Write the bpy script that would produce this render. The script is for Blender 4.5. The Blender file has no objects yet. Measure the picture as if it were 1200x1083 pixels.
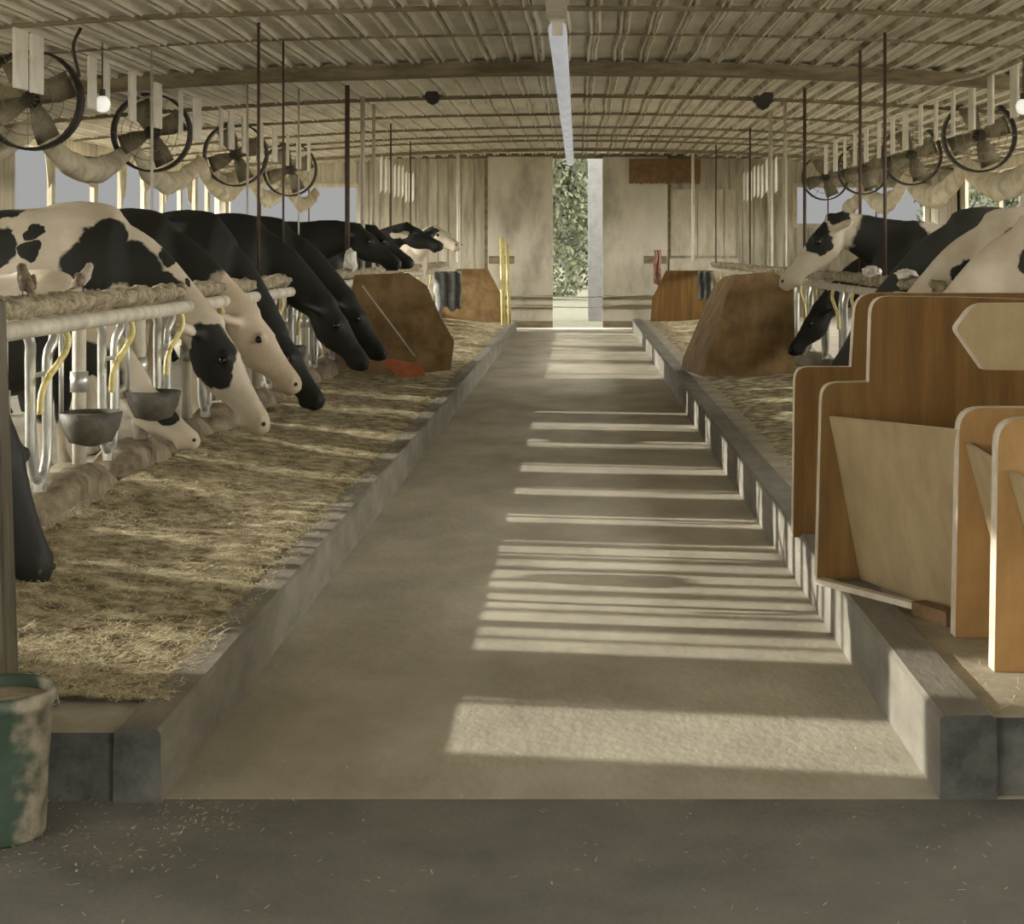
import bpy, bmesh, math, random
from mathutils import Vector, Matrix, noise
R = random.Random(7)
PI = math.pi
C = bpy.context.scene.collection
H = 1.5; F = 2000.0; VX, VY = 678.0, 292.0
SUN = Vector((1.0, -0.17, -0.268))            # direction the sunlight travels

# ------------------------------------------------------------------ helpers
def link(name, me, mat=None, parent=None, smooth=False):
    o = bpy.data.objects.new(name, me); C.objects.link(o)
    if mat is not None:
        for m in (mat if isinstance(mat, (list, tuple)) else [mat]):
            me.materials.append(m)
    if parent: o.parent = parent
    if smooth:
        for p in me.polygons: p.use_smooth = True
    return o
def obj(name, bm, mat, parent=None, smooth=False, loc=None):
    me = bpy.data.meshes.new(name)
    bmesh.ops.recalc_face_normals(bm, faces=bm.faces)
    bm.to_mesh(me); bm.free()
    o = link(name, me, mat, parent, smooth)
    if loc is not None: o.location = loc
    return o
def tag(o, label, cat, group=None, kind=None):
    o['label'] = label; o['category'] = cat
    if group: o['group'] = group
    if kind: o['kind'] = kind
    return o
def thing(name, label, cat, loc=(0, 0, 0), rz=0, group=None):
    o = bpy.data.objects.new(name, None); C.objects.link(o)
    o.location = loc; o.rotation_euler = (0, 0, rz); o.empty_display_size = .1
    return tag(o, label, cat, group)
def struct(name, bm, mat, smooth=False):
    o = obj(name, bm, mat, None, smooth); o['kind'] = 'structure'; return o
def copy_tree(o, parent=None):
    c = o.copy(); C.objects.link(c)
    if parent: c.parent = parent
    for ch in list(o.children): copy_tree(ch, c)
    return c
def NB(): return bmesh.new()
def box(bm, x0, x1, y0, y1, z0, z1, mi=0):
    v = [bm.verts.new(p) for p in ((x0,y0,z0),(x1,y0,z0),(x1,y1,z0),(x0,y1,z0),(x0,y0,z1),(x1,y0,z1),(x1,y1,z1),(x0,y1,z1))]
    fs = []
    for q in ((0,3,2,1),(4,5,6,7),(0,1,5,4),(1,2,6,5),(2,3,7,6),(3,0,4,7)):
        f = bm.faces.new([v[i] for i in q]); f.material_index = mi; fs.append(f)
    return fs
def frame(t):
    t = t.normalized(); ref = Vector((0, 1, 0))
    if abs(t.y) > .9: ref = Vector((1, 0, 0))
    s = (ref - t * ref.dot(t)).normalized()
    return s, t.cross(s).normalized()
def tube(bm, pts, r, n=8, cap=True, mi=0):
    pts = [Vector(p) for p in pts]; rs = r if isinstance(r, (list, tuple)) else [r] * len(pts)
    rings = []
    for i, p in enumerate(pts):
        a = pts[max(0, i-1)]; b = pts[min(len(pts)-1, i+1)]
        s, u = frame(b - a)
        ra, rb = rs[i] if isinstance(rs[i], tuple) else (rs[i], rs[i])
        rings.append([bm.verts.new(p + s*ra*math.cos(2*PI*k/n) + u*rb*math.sin(2*PI*k/n)) for k in range(n)])
    for a, b in zip(rings, rings[1:]):
        for k in range(n):
            f = bm.faces.new((a[k], a[(k+1) % n], b[(k+1) % n], b[k])); f.material_index = mi
    if cap:
        for rg in (rings[0], rings[-1]):
            f = bm.faces.new(rg); f.material_index = mi
def curve_pts(pts, n=6):                                   # Catmull-Rom through the points
    P = [Vector(p) for p in pts]; P = [2*P[0]-P[1]] + P + [2*P[-1]-P[-2]]; out = []
    for i in range(1, len(P)-2):
        for k in range(n):
            t = k/n; a, b, c, d = P[i-1], P[i], P[i+1], P[i+2]
            out.append(.5*((2*b)+(c-a)*t+(2*a-5*b+4*c-d)*t*t+(3*b-a-3*c+d)*t**3))
    out.append(P[-2]); return out
def ball(bm, c, r, seg=12, rings=8, mi=0):
    r = r if isinstance(r, tuple) else (r, r, r)
    m = Matrix.Translation(Vector(c)) @ Matrix.Diagonal((r[0], r[1], r[2], 1))
    g = bmesh.ops.create_uvsphere(bm, u_segments=seg, v_segments=rings, radius=1, matrix=m)
    for f in {f for v in g['verts'] for f in v.link_faces}: f.material_index = mi
def lathe(bm, prof, c=(0,0,0), n=32, mi=0):
    rings = []
    for r, z in prof:
        rings.append([bm.verts.new((c[0]+r*math.cos(2*PI*k/n), c[1]+r*math.sin(2*PI*k/n), c[2]+z)) for k in range(n)])
    for a, b in zip(rings, rings[1:]):
        for k in range(n):
            f = bm.faces.new((a[k], a[(k+1) % n], b[(k+1) % n], b[k])); f.material_index = mi
    return rings
def round_poly(pts, n=6):                                  # [(x, z, radius)] -> rounded outline
    out = []; N = len(pts)
    for i, (x, z, r) in enumerate(pts):
        p = Vector((x, z)); a = Vector(pts[i-1][:2]) - p; b = Vector(pts[(i+1) % N][:2]) - p
        if r <= 0: out.append(p); continue
        q0 = p + a.normalized()*r; q1 = p + b.normalized()*r
        for k in range(n+1):
            t = k/n; out.append(q0*(1-t)**2 + p*2*t*(1-t) + q1*t*t)
    return out
def plate(bm, outline, y0, y1, mi=0, mi_edge=0):           # XZ outline with thickness along Y
    a = [bm.verts.new((p[0], y0, p[1])) for p in outline]; b = [bm.verts.new((p[0], y1, p[1])) for p in outline]
    for f in (bm.faces.new(a), bm.faces.new(b[::-1])): f.material_index = mi
    for i in range(len(a)):
        j = (i+1) % len(a); f = bm.faces.new((a[i], b[i], b[j], a[j])); f.material_index = mi_edge

# ------------------------------------------------------------------ materials
def nodes(name):
    m = bpy.data.materials.new(name); m.use_nodes = True; nt = m.node_tree
    return m, nt, nt.nodes['Principled BSDF']
def nn(nt, t, **kw):
    n = nt.nodes.new(t)
    for k, v in kw.items(): setattr(n, k, v)
    return n
def mat(name, c1, c2=None, scale=4, stretch=(1, 1, 1), rough=.8, bump=.3, detail=8, metal=0, c3=None, bscale=None, lo=.35, hi=.65, spec=.3):
    m, nt, b = nodes(name); L = nt.links.new
    tc = nn(nt, 'ShaderNodeTexCoord'); mp = nn(nt, 'ShaderNodeMapping'); mp.inputs['Scale'].default_value = stretch
    L(tc.outputs['Object'], mp.inputs[0])
    n1 = nn(nt, 'ShaderNodeTexNoise'); n1.inputs['Scale'].default_value = scale; n1.inputs['Detail'].default_value = detail
    n1.inputs['Roughness'].default_value = .65; L(mp.outputs[0], n1.inputs['Vector'])
    rp = nn(nt, 'ShaderNodeValToRGB'); e = rp.color_ramp.elements
    e[0].position = lo; e[1].position = hi
    e[0].color = (*c1, 1); e[1].color = (*(c2 or c1), 1)
    if c3:
        k = e.new((lo+hi)/2); k.color = (*c3, 1)
    L(n1.outputs['Fac'], rp.inputs[0]); L(rp.outputs[0], b.inputs['Base Color'])
    b.inputs['Roughness'].default_value = rough; b.inputs['Metallic'].default_value = metal
    b.inputs['Specular IOR Level'].default_value = spec
    if bump:
        n2 = nn(nt, 'ShaderNodeTexNoise'); n2.inputs['Scale'].default_value = bscale or scale*4; n2.inputs['Detail'].default_value = 5
        L(mp.outputs[0], n2.inputs['Vector'])
        bp = nn(nt, 'ShaderNodeBump'); bp.inputs['Strength'].default_value = bump; bp.inputs['Distance'].default_value = .01
        L(n2.outputs['Fac'], bp.inputs['Height']); L(bp.outputs[0], b.inputs['Normal'])
    return m
def glow(name, col, s):
    m, nt, b = nodes(name); b.inputs['Base Color'].default_value = (*col, 1)
    b.inputs['Emission Color'].default_value = (*col, 1); b.inputs['Emission Strength'].default_value = s
    return m
M = {}
M['concrete'] = mat('worn concrete', (.33,.30,.235), (.50,.465,.37), 1.6, (1,.6,1), .75, .35, c3=(.41,.38,.30), bscale=30)
M['alley'] = mat('dark cross alley concrete', (.125,.121,.105), (.18,.174,.152), 3, (1,1,1), .8, .35, bscale=50)
M['kerb'] = mat('kerb concrete', (.13,.12,.092), (.23,.21,.165), 5, (1,.4,1), .8, .5, bscale=26)
M['kerb_right'] = mat('right kerb concrete', (.13,.12,.095), (.21,.195,.16), 5, (1,.4,1), .8, .5, bscale=26)  # right kerb darkened so its sunlit face stays subdued
M['curb'] = mat('grimy manger curb', (.11,.085,.05), (.30,.25,.17), 7, (1,1,1), .85, .8, bscale=24)
M['feedfloor'] = mat('feed table concrete', (.23,.20,.145), (.36,.325,.25), 4, (1,1,1), .8, .3)
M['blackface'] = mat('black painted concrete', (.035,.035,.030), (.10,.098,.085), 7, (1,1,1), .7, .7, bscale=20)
M['ceiling'] = mat('weathered ceiling sheet', (.58,.55,.46), (.84,.82,.73), 2.2, (1,.35,1), .8, .5, c3=(.74,.71,.62), bscale=14)
M['purlin'] = mat('dark old purlin wood', (.13,.105,.06), (.27,.23,.15), 6, (.4,2,2), .9, .4)
M['wall'] = mat('weathered wall boards', (.30,.27,.19), (.54,.50,.39), 3, (2.4,2.4,.35), .85, .4, c3=(.43,.39,.295))
M['wall_pale'] = mat('pale boards', (.40,.35,.25), (.60,.55,.43), 3, (2,2,.6), .85, .2)
M['door'] = mat('stained sheet door', (.33,.295,.225), (.60,.57,.47), 1.3, (1,1,.45), .8, .2, c3=(.52,.48,.385), bscale=9)
M['silage'] = mat('chopped silage', (.11,.082,.035), (.62,.55,.36), 9, (1,1,1), .95, 1.0, c3=(.31,.255,.14), bscale=60)
M['silage'].node_tree.nodes['Bump'].inputs['Distance'].default_value = .03
M['straw'] = mat('pale straw', (.28,.22,.11), (.70,.62,.42), 30, rough=.8, bump=0)
M['crust'] = mat('dusty lumpy crust', (.13,.10,.055), (.40,.35,.25), 16, rough=.95, bump=.9, c3=(.25,.21,.135))
M['galv'] = mat('galvanised tube', (.30,.30,.27), (.52,.52,.47), 7, (2,2,.6), .38, .15, metal=.55, spec=.5)
M['pipe_pale'] = mat('pale dusty pipe', (.34,.31,.24), (.55,.51,.41), 8, (1,1,.5), .6, .2)
M['pipe_rust'] = mat('rust brown pipe', (.045,.03,.02), (.10,.065,.042), 9, (1,1,.5), .8, .3)
M['yellow'] = mat('yellow plastic sleeve', (.50,.41,.13), (.70,.62,.30), 9, rough=.5, bump=.1)
M['ply'] = mat('brown divider sheet', (.125,.066,.016), (.215,.12,.034), 3, (5,5,.4), .6, .15, c3=(.165,.09,.023))
M['ply_tan'] = mat('tan divider sheet', (.25,.185,.095), (.35,.27,.15), 4, (1.5,1.5,.8), .6, .15)
M['ply_orange'] = mat('orange brown sheet', (.27,.155,.053), (.37,.225,.088), 5, (1.5,1.5,.8), .6, .15)
M['ply_dark'] = mat('dark stained sheet', (.16,.10,.042), (.33,.22,.10), 3.2, (1.2,1.2,1), .75, .25, c3=(.24,.155,.067))
M['edge'] = mat('pale sheet edge', (.42,.36,.27), (.58,.52,.42), 12, rough=.6, bump=.1)
M['post'] = mat('grey timber post', (.055,.047,.030), (.105,.092,.062), 5, (3,3,.5), .85, .5)
M['green'] = mat('worn green bucket plastic', (.022,.045,.028), (.045,.075,.045), 4, rough=.6, bump=.15)
def bucket_mat():
    m, nt, b = nodes('green bucket with dried feed'); L = nt.links.new
    tc = nn(nt, 'ShaderNodeTexCoord'); sx = nn(nt, 'ShaderNodeSeparateXYZ'); L(tc.outputs['Object'], sx.inputs[0])
    nz = nn(nt, 'ShaderNodeTexNoise'); nz.inputs['Scale'].default_value = 16; nz.inputs['Detail'].default_value = 7; L(tc.outputs['Object'], nz.inputs['Vector'])
    sc = nn(nt, 'ShaderNodeMath', operation='MULTIPLY_ADD'); L(nz.outputs['Fac'], sc.inputs[0]); sc.inputs[1].default_value = .16; L(sx.outputs['X'], sc.inputs[2])
    f = nn(nt, 'ShaderNodeMapRange'); L(sc.outputs[0], f.inputs['Value']); f.inputs['From Min'].default_value = .155; f.inputs['From Max'].default_value = .205
    n2 = nn(nt, 'ShaderNodeTexNoise'); n2.inputs['Scale'].default_value = 9; n2.inputs['Detail'].default_value = 6; L(tc.outputs['Object'], n2.inputs['Vector'])
    g = nn(nt, 'ShaderNodeValToRGB'); e = g.color_ramp.elements; e[0].position = .35; e[1].position = .65; e[0].color = (.018,.036,.022,1); e[1].color = (.034,.06,.036,1); L(n2.outputs['Fac'], g.inputs[0])
    d = nn(nt, 'ShaderNodeValToRGB'); e = d.color_ramp.elements; e[0].position = .35; e[1].position = .65; e[0].color = (.10,.085,.05,1); e[1].color = (.24,.21,.15,1); L(nz.outputs['Fac'], d.inputs[0])
    mx = nn(nt, 'ShaderNodeMix', data_type='RGBA'); L(f.outputs[0], mx.inputs[0]); L(g.outputs[0], mx.inputs[6]); L(d.outputs[0], mx.inputs[7]); L(mx.outputs[2], b.inputs['Base Color'])
    b.inputs['Roughness'].default_value = .7
    return m
M['bucket'] = bucket_mat()
M['dirt'] = mat('dried feed dirt', (.16,.13,.075), (.30,.26,.17), 14, rough=.95, bump=.6)
M['bowl'] = mat('grimy iron bowl', (.04,.038,.03), (.12,.11,.08), 9, rough=.6, bump=.3)
M['slat'] = mat('white slat', (.62,.59,.49), (.78,.75,.66), 6, rough=.6, bump=.1)
M['dark'] = mat('black painted metal', (.02,.018,.014), (.05,.042,.032), 8, rough=.55, bump=.1)
M['fan_in'] = mat('dusty fan metal', (.15,.13,.085), (.27,.24,.16), 8, rough=.7, bump=.1)
M['tarp'] = mat('dusty cream tarpaulin', (.36,.31,.20), (.60,.55,.42), 4, (1,1,1), .8, .7, c3=(.5,.45,.32), bscale=9)
M['rust'] = mat('rusted brown sheet', (.12,.07,.03), (.22,.135,.065), 7, rough=.9, bump=.5)
M['blue'] = mat('faded blue grey cloth', (.13,.14,.14), (.24,.25,.24), 9, rough=.9, bump=.4)
M['rag'] = mat('white rag', (.5,.46,.4), (.72,.68,.6), 12, rough=.9, bump=.5)
M['orange'] = mat('orange red plastic', (.40,.11,.04), (.55,.2,.09), 7, rough=.5, bump=.1)
M['red'] = mat('pinkish red cloth', (.35,.15,.09), (.62,.42,.34), 9, rough=.8, bump=.2)
M['grass'] = mat('sunlit grass', (.04,.042,.022), (.07,.068,.04), 3, rough=.95, bump=.8)
M['leaf'] = mat('tree leaves', (.025,.03,.014), (.085,.092,.045), 5, rough=.8, bump=0)
M['bark'] = mat('bark', (.07,.06,.045), (.15,.13,.1), 6, rough=.9, bump=.5)
M['whitewash'] = mat('whitewashed masonry', (.10,.10,.095), (.14,.14,.135), 5, rough=.8, bump=.2)
M['tube_light'] = glow('fluorescent tube', (.93,.96,1.0), .34)
M['tube_light'].node_tree.nodes['Principled BSDF'].inputs['Base Color'].default_value = (.25, .25, .25, 1)
M['bulb'] = glow('lit bulb', (1, 1, .95), .5)
M['gloss_black'] = mat('wet dark eye', (.004,.003,.003), rough=.12, bump=0, spec=.6)
M['bird'] = mat('sparrow brown', (.09,.065,.04), (.26,.2,.14), 40, rough=.9, bump=.2)
M['birdpale'] = mat('sparrow pale belly', (.3,.26,.2), (.42,.37,.3), 40, rough=.9, bump=.2)

def cow_mat(name, base_black, patches, white=(.52,.465,.365), black=(.014,.014,.010), muzzle=None):
    """patches: (x, y, z, rx, ry, rz) ellipsoids in the cow's own space that take the other colour"""
    m, nt, b = nodes(name); L = nt.links.new
    tc = nn(nt, 'ShaderNodeTexCoord')
    nz = nn(nt, 'ShaderNodeTexNoise'); nz.inputs['Scale'].default_value = 7; nz.inputs['Detail'].default_value = 3
    L(tc.outputs['Object'], nz.inputs['Vector'])
    sb = nn(nt, 'ShaderNodeVectorMath', operation='SUBTRACT'); L(nz.outputs['Color'], sb.inputs[0]); sb.inputs[1].default_value = (.5,.5,.5)
    sc = nn(nt, 'ShaderNodeVectorMath', operation='SCALE'); L(sb.outputs[0], sc.inputs[0]); sc.inputs['Scale'].default_value = .16
    ad = nn(nt, 'ShaderNodeVectorMath', operation='ADD'); L(tc.outputs['Object'], ad.inputs[0]); L(sc.outputs[0], ad.inputs[1])
    prev = None
    for (x, y, z, rx, ry, rz) in patches:
        s = nn(nt, 'ShaderNodeVectorMath', operation='SUBTRACT'); L(ad.outputs[0], s.inputs[0]); s.inputs[1].default_value = (x, y, z)
        d = nn(nt, 'ShaderNodeVectorMath', operation='DIVIDE'); L(s.outputs[0], d.inputs[0]); d.inputs[1].default_value = (rx, ry, rz)
        l = nn(nt, 'ShaderNodeVectorMath', operation='LENGTH'); L(d.outputs[0], l.inputs[0])
        c = nn(nt, 'ShaderNodeMapRange'); L(l.outputs['Value'], c.inputs['Value'])
        c.inputs['From Min'].default_value = 1.04; c.inputs['From Max'].default_value = .96
        out = c.outputs[0]
        if prev is not None:
            mx = nn(nt, 'ShaderNodeMath', operation='MAXIMUM'); L(prev, mx.inputs[0]); L(out, mx.inputs[1]); out = mx.outputs[0]
        prev = out
    n2 = nn(nt, 'ShaderNodeTexNoise'); n2.inputs['Scale'].default_value = 5; n2.inputs['Detail'].default_value = 6; L(tc.outputs['Object'], n2.inputs['Vector'])
    rw = nn(nt, 'ShaderNodeValToRGB'); e = rw.color_ramp.elements; e[0].position = .3; e[1].position = .65
    e[0].color = (white[0]*.80, white[1]*.76, white[2]*.68, 1); e[1].color = (*white, 1); L(n2.outputs['Fac'], rw.inputs[0])
    mix = nn(nt, 'ShaderNodeMix', data_type='RGBA'); mix.inputs[6].default_value = (*black, 1); mix.inputs[7].default_value = (*black, 1)
    if prev is None: mix.inputs[0].default_value = 0
    else: L(prev, mix.inputs[0])
    if base_black: L(rw.outputs[0], mix.inputs[7])
    else: L(rw.outputs[0], mix.inputs[6])
    col = mix.outputs[2]
    if muzzle:
        s = nn(nt, 'ShaderNodeVectorMath', operation='DISTANCE'); L(tc.outputs['Object'], s.inputs[0]); s.inputs[1].default_value = muzzle[0]
        c = nn(nt, 'ShaderNodeMapRange'); L(s.outputs['Value'], c.inputs['Value']); c.inputs['From Min'].default_value = .085; c.inputs['From Max'].default_value = .05
        m2 = nn(nt, 'ShaderNodeMix', data_type='RGBA'); L(c.outputs[0], m2.inputs[0]); L(col, m2.inputs[6]); m2.inputs[7].default_value = (*muzzle[1], 1)
        col = m2.outputs[2]
    L(col, b.inputs['Base Color']); b.inputs['Roughness'].default_value = .62; b.inputs['Specular IOR Level'].default_value = .25
    n3 = nn(nt, 'ShaderNodeTexNoise'); n3.inputs['Scale'].default_value = 60; L(tc.outputs['Object'], n3.inputs['Vector'])
    bp = nn(nt, 'ShaderNodeBump'); bp.inputs['Strength'].default_value = .35; bp.inputs['Distance'].default_value = .006
    L(n3.outputs['Fac'], bp.inputs['Height']); L(bp.outputs[0], b.inputs['Normal'])
    return m

# ------------------------------------------------------------------ cow
def cow_mesh(neck, head_dir, voxel=.022, head_len=.56, turn=0.0):
    """neck: XZ points from withers to poll; head_dir: XZ direction poll->muzzle. Returns mesh + key points."""
    bm = NB()
    st = [(-1.62,1.20,.07,.06),(-1.56,1.13,.20,.15),(-1.42,1.08,.33,.25),(-1.2,1.045,.385,.285),(-.9,1.0,.42,.32),(-.55,.965,.445,.355),
          (-.2,.985,.44,.335),(.06,1.03,.405,.275),(.22,1.05,.34,.22),(.33,1.03,.22,.13)]
    n = 20; rings = []
    for x, z, h, w in st:
        rg = []
        for k in range(n):
            a = 2*PI*k/n; cy = math.cos(a); cz = math.sin(a)
            ww = w*(1 - .20*max(0, cz)**2)                   # narrower along the topline
            rg.append(bm.verts.new((x, math.copysign(abs(cy)**.85, cy)*ww, z + math.copysign(abs(cz)**.9, cz)*h)))
        rings.append(rg)
    for a, b in zip(rings, rings[1:]):
        for k in range(n): bm.faces.new((a[k], a[(k+1) % n], b[(k+1) % n], b[k]))
    bm.faces.new(rings[0]); bm.faces.new(rings[-1])
    # hip bones, withers, brisket
    for s in (-1, 1):
        ball(bm, (-1.12, s*.22, 1.33), (.13,.07,.07)); ball(bm, (-1.5, s*.13, 1.25), (.09,.06,.07))
        ball(bm, (.02, s*.19, 1.0), (.19,.10,.32))           # shoulder blade
        ball(bm, (-1.22, s*.2, .92), (.26,.12,.32))          # thigh
    ball(bm, (-.02, 0, 1.39), (.26,.07,.07)); ball(bm, (.26, 0, .80), (.13,.1,.15))
    # neck
    N = [Vector((p[0], turn*.35*i/len(neck)*(.5 if i < len(neck)-1 else 1), p[1])) for i, p in enumerate(neck)]
    pts = curve_pts(N, 4); m = len(pts)-1
    rs = []
    for i in range(m+1):
        t = i/m; rs.append((.155*(1-t)+.085*t, .275*(1-t)**1.1+.125*t))
    tube(bm, pts, rs, 16)
    poll = N[-1]; hd = Vector((head_dir[0], turn, head_dir[1])).normalized()
    s, u = frame(hd)
    if u.z < 0 and abs(u.z) > .2: u = -u
    if abs(u.z) <= .2 and u.x < 0: u = -u                    # u points out of the forehead
    prof = [(-.10,.075,.075,-.03),(-.03,.105,.105,-.01),(.06,.115,.13,-.03),(.15,.118,.145,-.045),(.24,.098,.13,-.045),(.33,.075,.10,-.03),
            (.42,.066,.082,-.02),(.49,.076,.08,-.02),(.54,.070,.068,-.022),(.575,.04,.04,-.03)]
    k = head_len/.56
    hp = [poll + hd*(a*k) + u*o for a, _, _, o in prof]
    tube(bm, hp, [(a, b) for _, a, b, _ in prof], 16)
    ball(bm, poll + u*.06 - hd*.02, (.07, .06, .06))
    ball(bm, poll + hd*(.47*k) - u*.085, .045)               # chin
    side = hd.cross(u).normalized()
    for q in (-1, 1):
        ball(bm, poll + hd*(.17*k) + side*q*.098 + u*.045, .036)   # brow
        ball(bm, poll + hd*(.505*k) + side*q*.048 + u*.02, .03)    # nostril rim
        e0 = poll + hd*.01 + side*q*.095 - u*.01
        dr = (side*q*.85 - hd*.5 - u*.2).normalized()
        tube(bm, [e0, e0+dr*.07, e0+dr*.14, e0+dr*.19, e0+dr*.215], [(.030,.030),(.050,.034),(.052,.034),(.034,.026),(.014,.014)], 10)
    # legs
    for q in (-1, 1):
        fl = [(.08,q*.17,.80),(.09,q*.165,.62),(.075,q*.155,.40),(.085,q*.155,.36),(.08,q*.15,.15),(.10,q*.15,.07),(.12,q*.15,.0)]
        tube(bm, fl, [.10,.078,.052,.056,.038,.05,.058], 12)
        hl = [(-1.25,q*.2,.85),(-1.2,q*.2,.68),(-1.36,q*.18,.48),(-1.42,q*.175,.42),(-1.36,q*.17,.16),(-1.33,q*.17,.07),(-1.30,q*.17,.0)]
        tube(bm, hl, [(.12,.17),(.09,.12),(.055,.07),(.05,.06),(.038,.042),(.05,.05),(.058,.06)], 12)
    ball(bm, (-1.0, 0, .62), (.2,.17,.14))                    # udder
    tube(bm, curve_pts([(-1.58,0,1.24),(-1.68,0,1.1),(-1.69,0,.8),(-1.66,0,.55)], 4), .028, 8)
    ball(bm, (-1.66, 0, .48), (.05,.05,.13))
    bmesh.ops.recalc_face_normals(bm, faces=bm.faces)
    me = bpy.data.meshes.new('tmp'); bm.to_mesh(me); bm.free()
    o = bpy.data.objects.new('tmp', me); C.objects.link(o)
    r = o.modifiers.new('r', 'REMESH'); r.mode = 'VOXEL'; r.voxel_size = voxel; r.use_smooth_shade = True
    sm = o.modifiers.new('s', 'SMOOTH'); sm.factor = .5; sm.iterations = 5 if voxel < .03 else 2
    bpy.context.view_layer.update()
    res = bpy.data.meshes.new_from_object(o.evaluated_get(bpy.context.evaluated_depsgraph_get()))
    bpy.data.objects.remove(o); bpy.data.meshes.remove(me)
    for p in res.polygons: p.use_smooth = True
    res.name = 'cow_body'
    return res, dict(poll=poll, hd=hd, u=u, side=side, k=k)
FEED = ([(.0,1.16),(.30,1.06),(.55,.86),(.74,.70)], (.75,-1))
DEEP = ([(.0,1.14),(.24,1.01),(.46,.76),(.62,.54)], (.75,-1))
MID = ([(.0,1.17),(.28,1.25),(.50,1.30),(.66,1.32)], (1,-.7))
FEED_OUT = ([(.0,1.16),(.30,1.06),(.56,.87),(.75,.73)], (.80,-1))
OVER = ([(.0,1.18),(.26,1.27),(.48,1.36),(.64,1.41)], (.68,-.75))
LOW = ([(.0,1.16),(.30,1.02),(.55,.78),(.72,.58)], (.9,-.75))
LEVEL = ([(.0,1.18),(.28,1.30),(.50,1.42),(.66,1.50)], (1,-.42))
def cow(x, y, z, facing, pose, m, label, rz=0, s=1.04, voxel=.024, turn=0.0, head_len=.56, name='cow', group=None, earcol=None):
    rot = rz if facing > 0 else PI + rz
    t = thing('cow', label, 'cow', (x, y, z), rot, group); t.scale = (s, s, s)
    me, k = cow_mesh(pose[0], pose[1], voxel, head_len, turn)
    me.materials.append(m)
    b = bpy.data.objects.new('body', me); C.objects.link(b); b.parent = t
    for q in (-1, 1):
        bm = NB(); ball(bm, k['poll'] + k['hd']*(.17*k['k']) + k['side']*q*.112 + k['u']*.028, .025, 12, 8)
        obj('eye', bm, M['gloss_black'], t, True)
        bm = NB(); ball(bm, k['poll'] + k['hd']*(.535*k['k']) + k['side']*q*.052 + k['u']*.022, (.014,.016,.014), 8, 6)
        obj('nostril', bm, M['dark'], t, True)
    return t, k

# ------------------------------------------------------------------ floor and platforms
XL, XR = -1.13, .985
bm = NB(); box(bm, -7.2, 7.2, 4.66, 32.6, -.3, 0); struct('floor', bm, M['concrete'])
bm = NB(); box(bm, -7.2, 7.2, -2.5, 4.655, -.3, 0); struct('floor', bm, M['alley'])
bm = NB(); box(bm, -90, 90, 32.6, 160, -.35, -.02); struct('ground', bm, M['grass'])
bm = NB(); box(bm, -90, -7.2, -60, 32.6, -.35, -.02); box(bm, 7.2, 90, -60, 32.6, -.35, -.02); box(bm, -7.2, 7.2, -60, -2.5, -.35, -.02)
M['gravel'] = mat('pale gravel yard', (.34,.32,.27), (.5,.48,.42), 6, rough=.95, bump=.5)
struct('ground', bm, M['gravel'])

def platform(x0, x1, xe, z, y0, y1):
    bm = NB()
    fs = box(bm, min(x0,x1), max(x0,x1), y0, y1, 0, z, 0)
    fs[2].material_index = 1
    return bm
def wobble_box(x0, x1, y0, y1, z0, z1, amp, seed, seg=.25, slope=0, frontmat=None):
    """long concrete bar with slightly chipped upper edges"""
    bm = NB(); n = int((y1-y0)/seg); rows = []
    for i in range(n+1):
        y = y0 + (y1-y0)*i/n
        a = noise.noise(Vector((seed, y*1.7, 0)))*amp; b = noise.noise(Vector((seed+9, y*2.1, 3)))*amp
        c = .012
        rows.append([bm.verts.new(p) for p in ((x0,y,z0),(x0+a,y,z1-c),(x0+a+c,y,z1+b*.5),(x1+b-c,y,z1+b*.5+slope),(x1+b,y,z1-c+slope),(x1,y,z0))])
    for p, q in zip(rows, rows[1:]):
        for k in range(5): bm.faces.new((p[k], p[k+1], q[k+1], q[k]))
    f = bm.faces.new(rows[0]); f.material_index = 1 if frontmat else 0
    bm.faces.new(rows[-1][::-1])
    return bm
# left side: kerb at the alley, feed table, manger curb, stall bed
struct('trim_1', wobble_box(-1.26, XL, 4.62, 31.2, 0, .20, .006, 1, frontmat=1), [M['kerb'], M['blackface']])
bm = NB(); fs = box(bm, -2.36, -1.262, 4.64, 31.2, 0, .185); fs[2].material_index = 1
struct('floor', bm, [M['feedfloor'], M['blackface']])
bm = NB(); box(bm, -5.6, -2.60, 5.2, 31.2, 0, .25); struct('floor', bm, M['concrete'])
struct('trim_2', wobble_box(XR, 1.14, 4.65, 31.2, 0, .23, .006, 5, frontmat=1), [M['kerb_right'], M['blackface']])
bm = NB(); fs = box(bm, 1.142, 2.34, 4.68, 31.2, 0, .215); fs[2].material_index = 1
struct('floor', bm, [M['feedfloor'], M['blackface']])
bm = NB(); box(bm, 2.60, 5.6, 5.2, 31.2, 0, .25); struct('floor', bm, M['concrete'])
STALL0, STEP = 6.6, 1.15
def manger_curb(x0, x1, y0, y1, seed):
    bm = NB(); n = int((y1-y0)/.06); rows = []
    for i in range(n+1):
        y = y0+(y1-y0)*i/n
        ph = ((y-STALL0)/STEP) % 1.0; dip = math.exp(-((ph-.0)/.17)**2) + math.exp(-((ph-1)/.17)**2)
        zt = .44 - .15*dip + .012*noise.noise(Vector((seed, y*4, 0)))
        w = .02*noise.noise(Vector((seed, y*3, 5)))
        rows.append([bm.verts.new(p) for p in ((x0,y,0),(x0,y,zt-.04),(x0+.04,y,zt),(x1-.05+w,y,zt),(x1+w,y,zt-.05),(x1+.02+w,y,.1),(x1+.02,y,0))])
    for p, q in zip(rows, rows[1:]):
        for k in range(6): bm.faces.new((p[k], p[k+1], q[k+1], q[k]))
    bm.faces.new(rows[0]); bm.faces.new(rows[-1][::-1]); return bm
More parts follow.
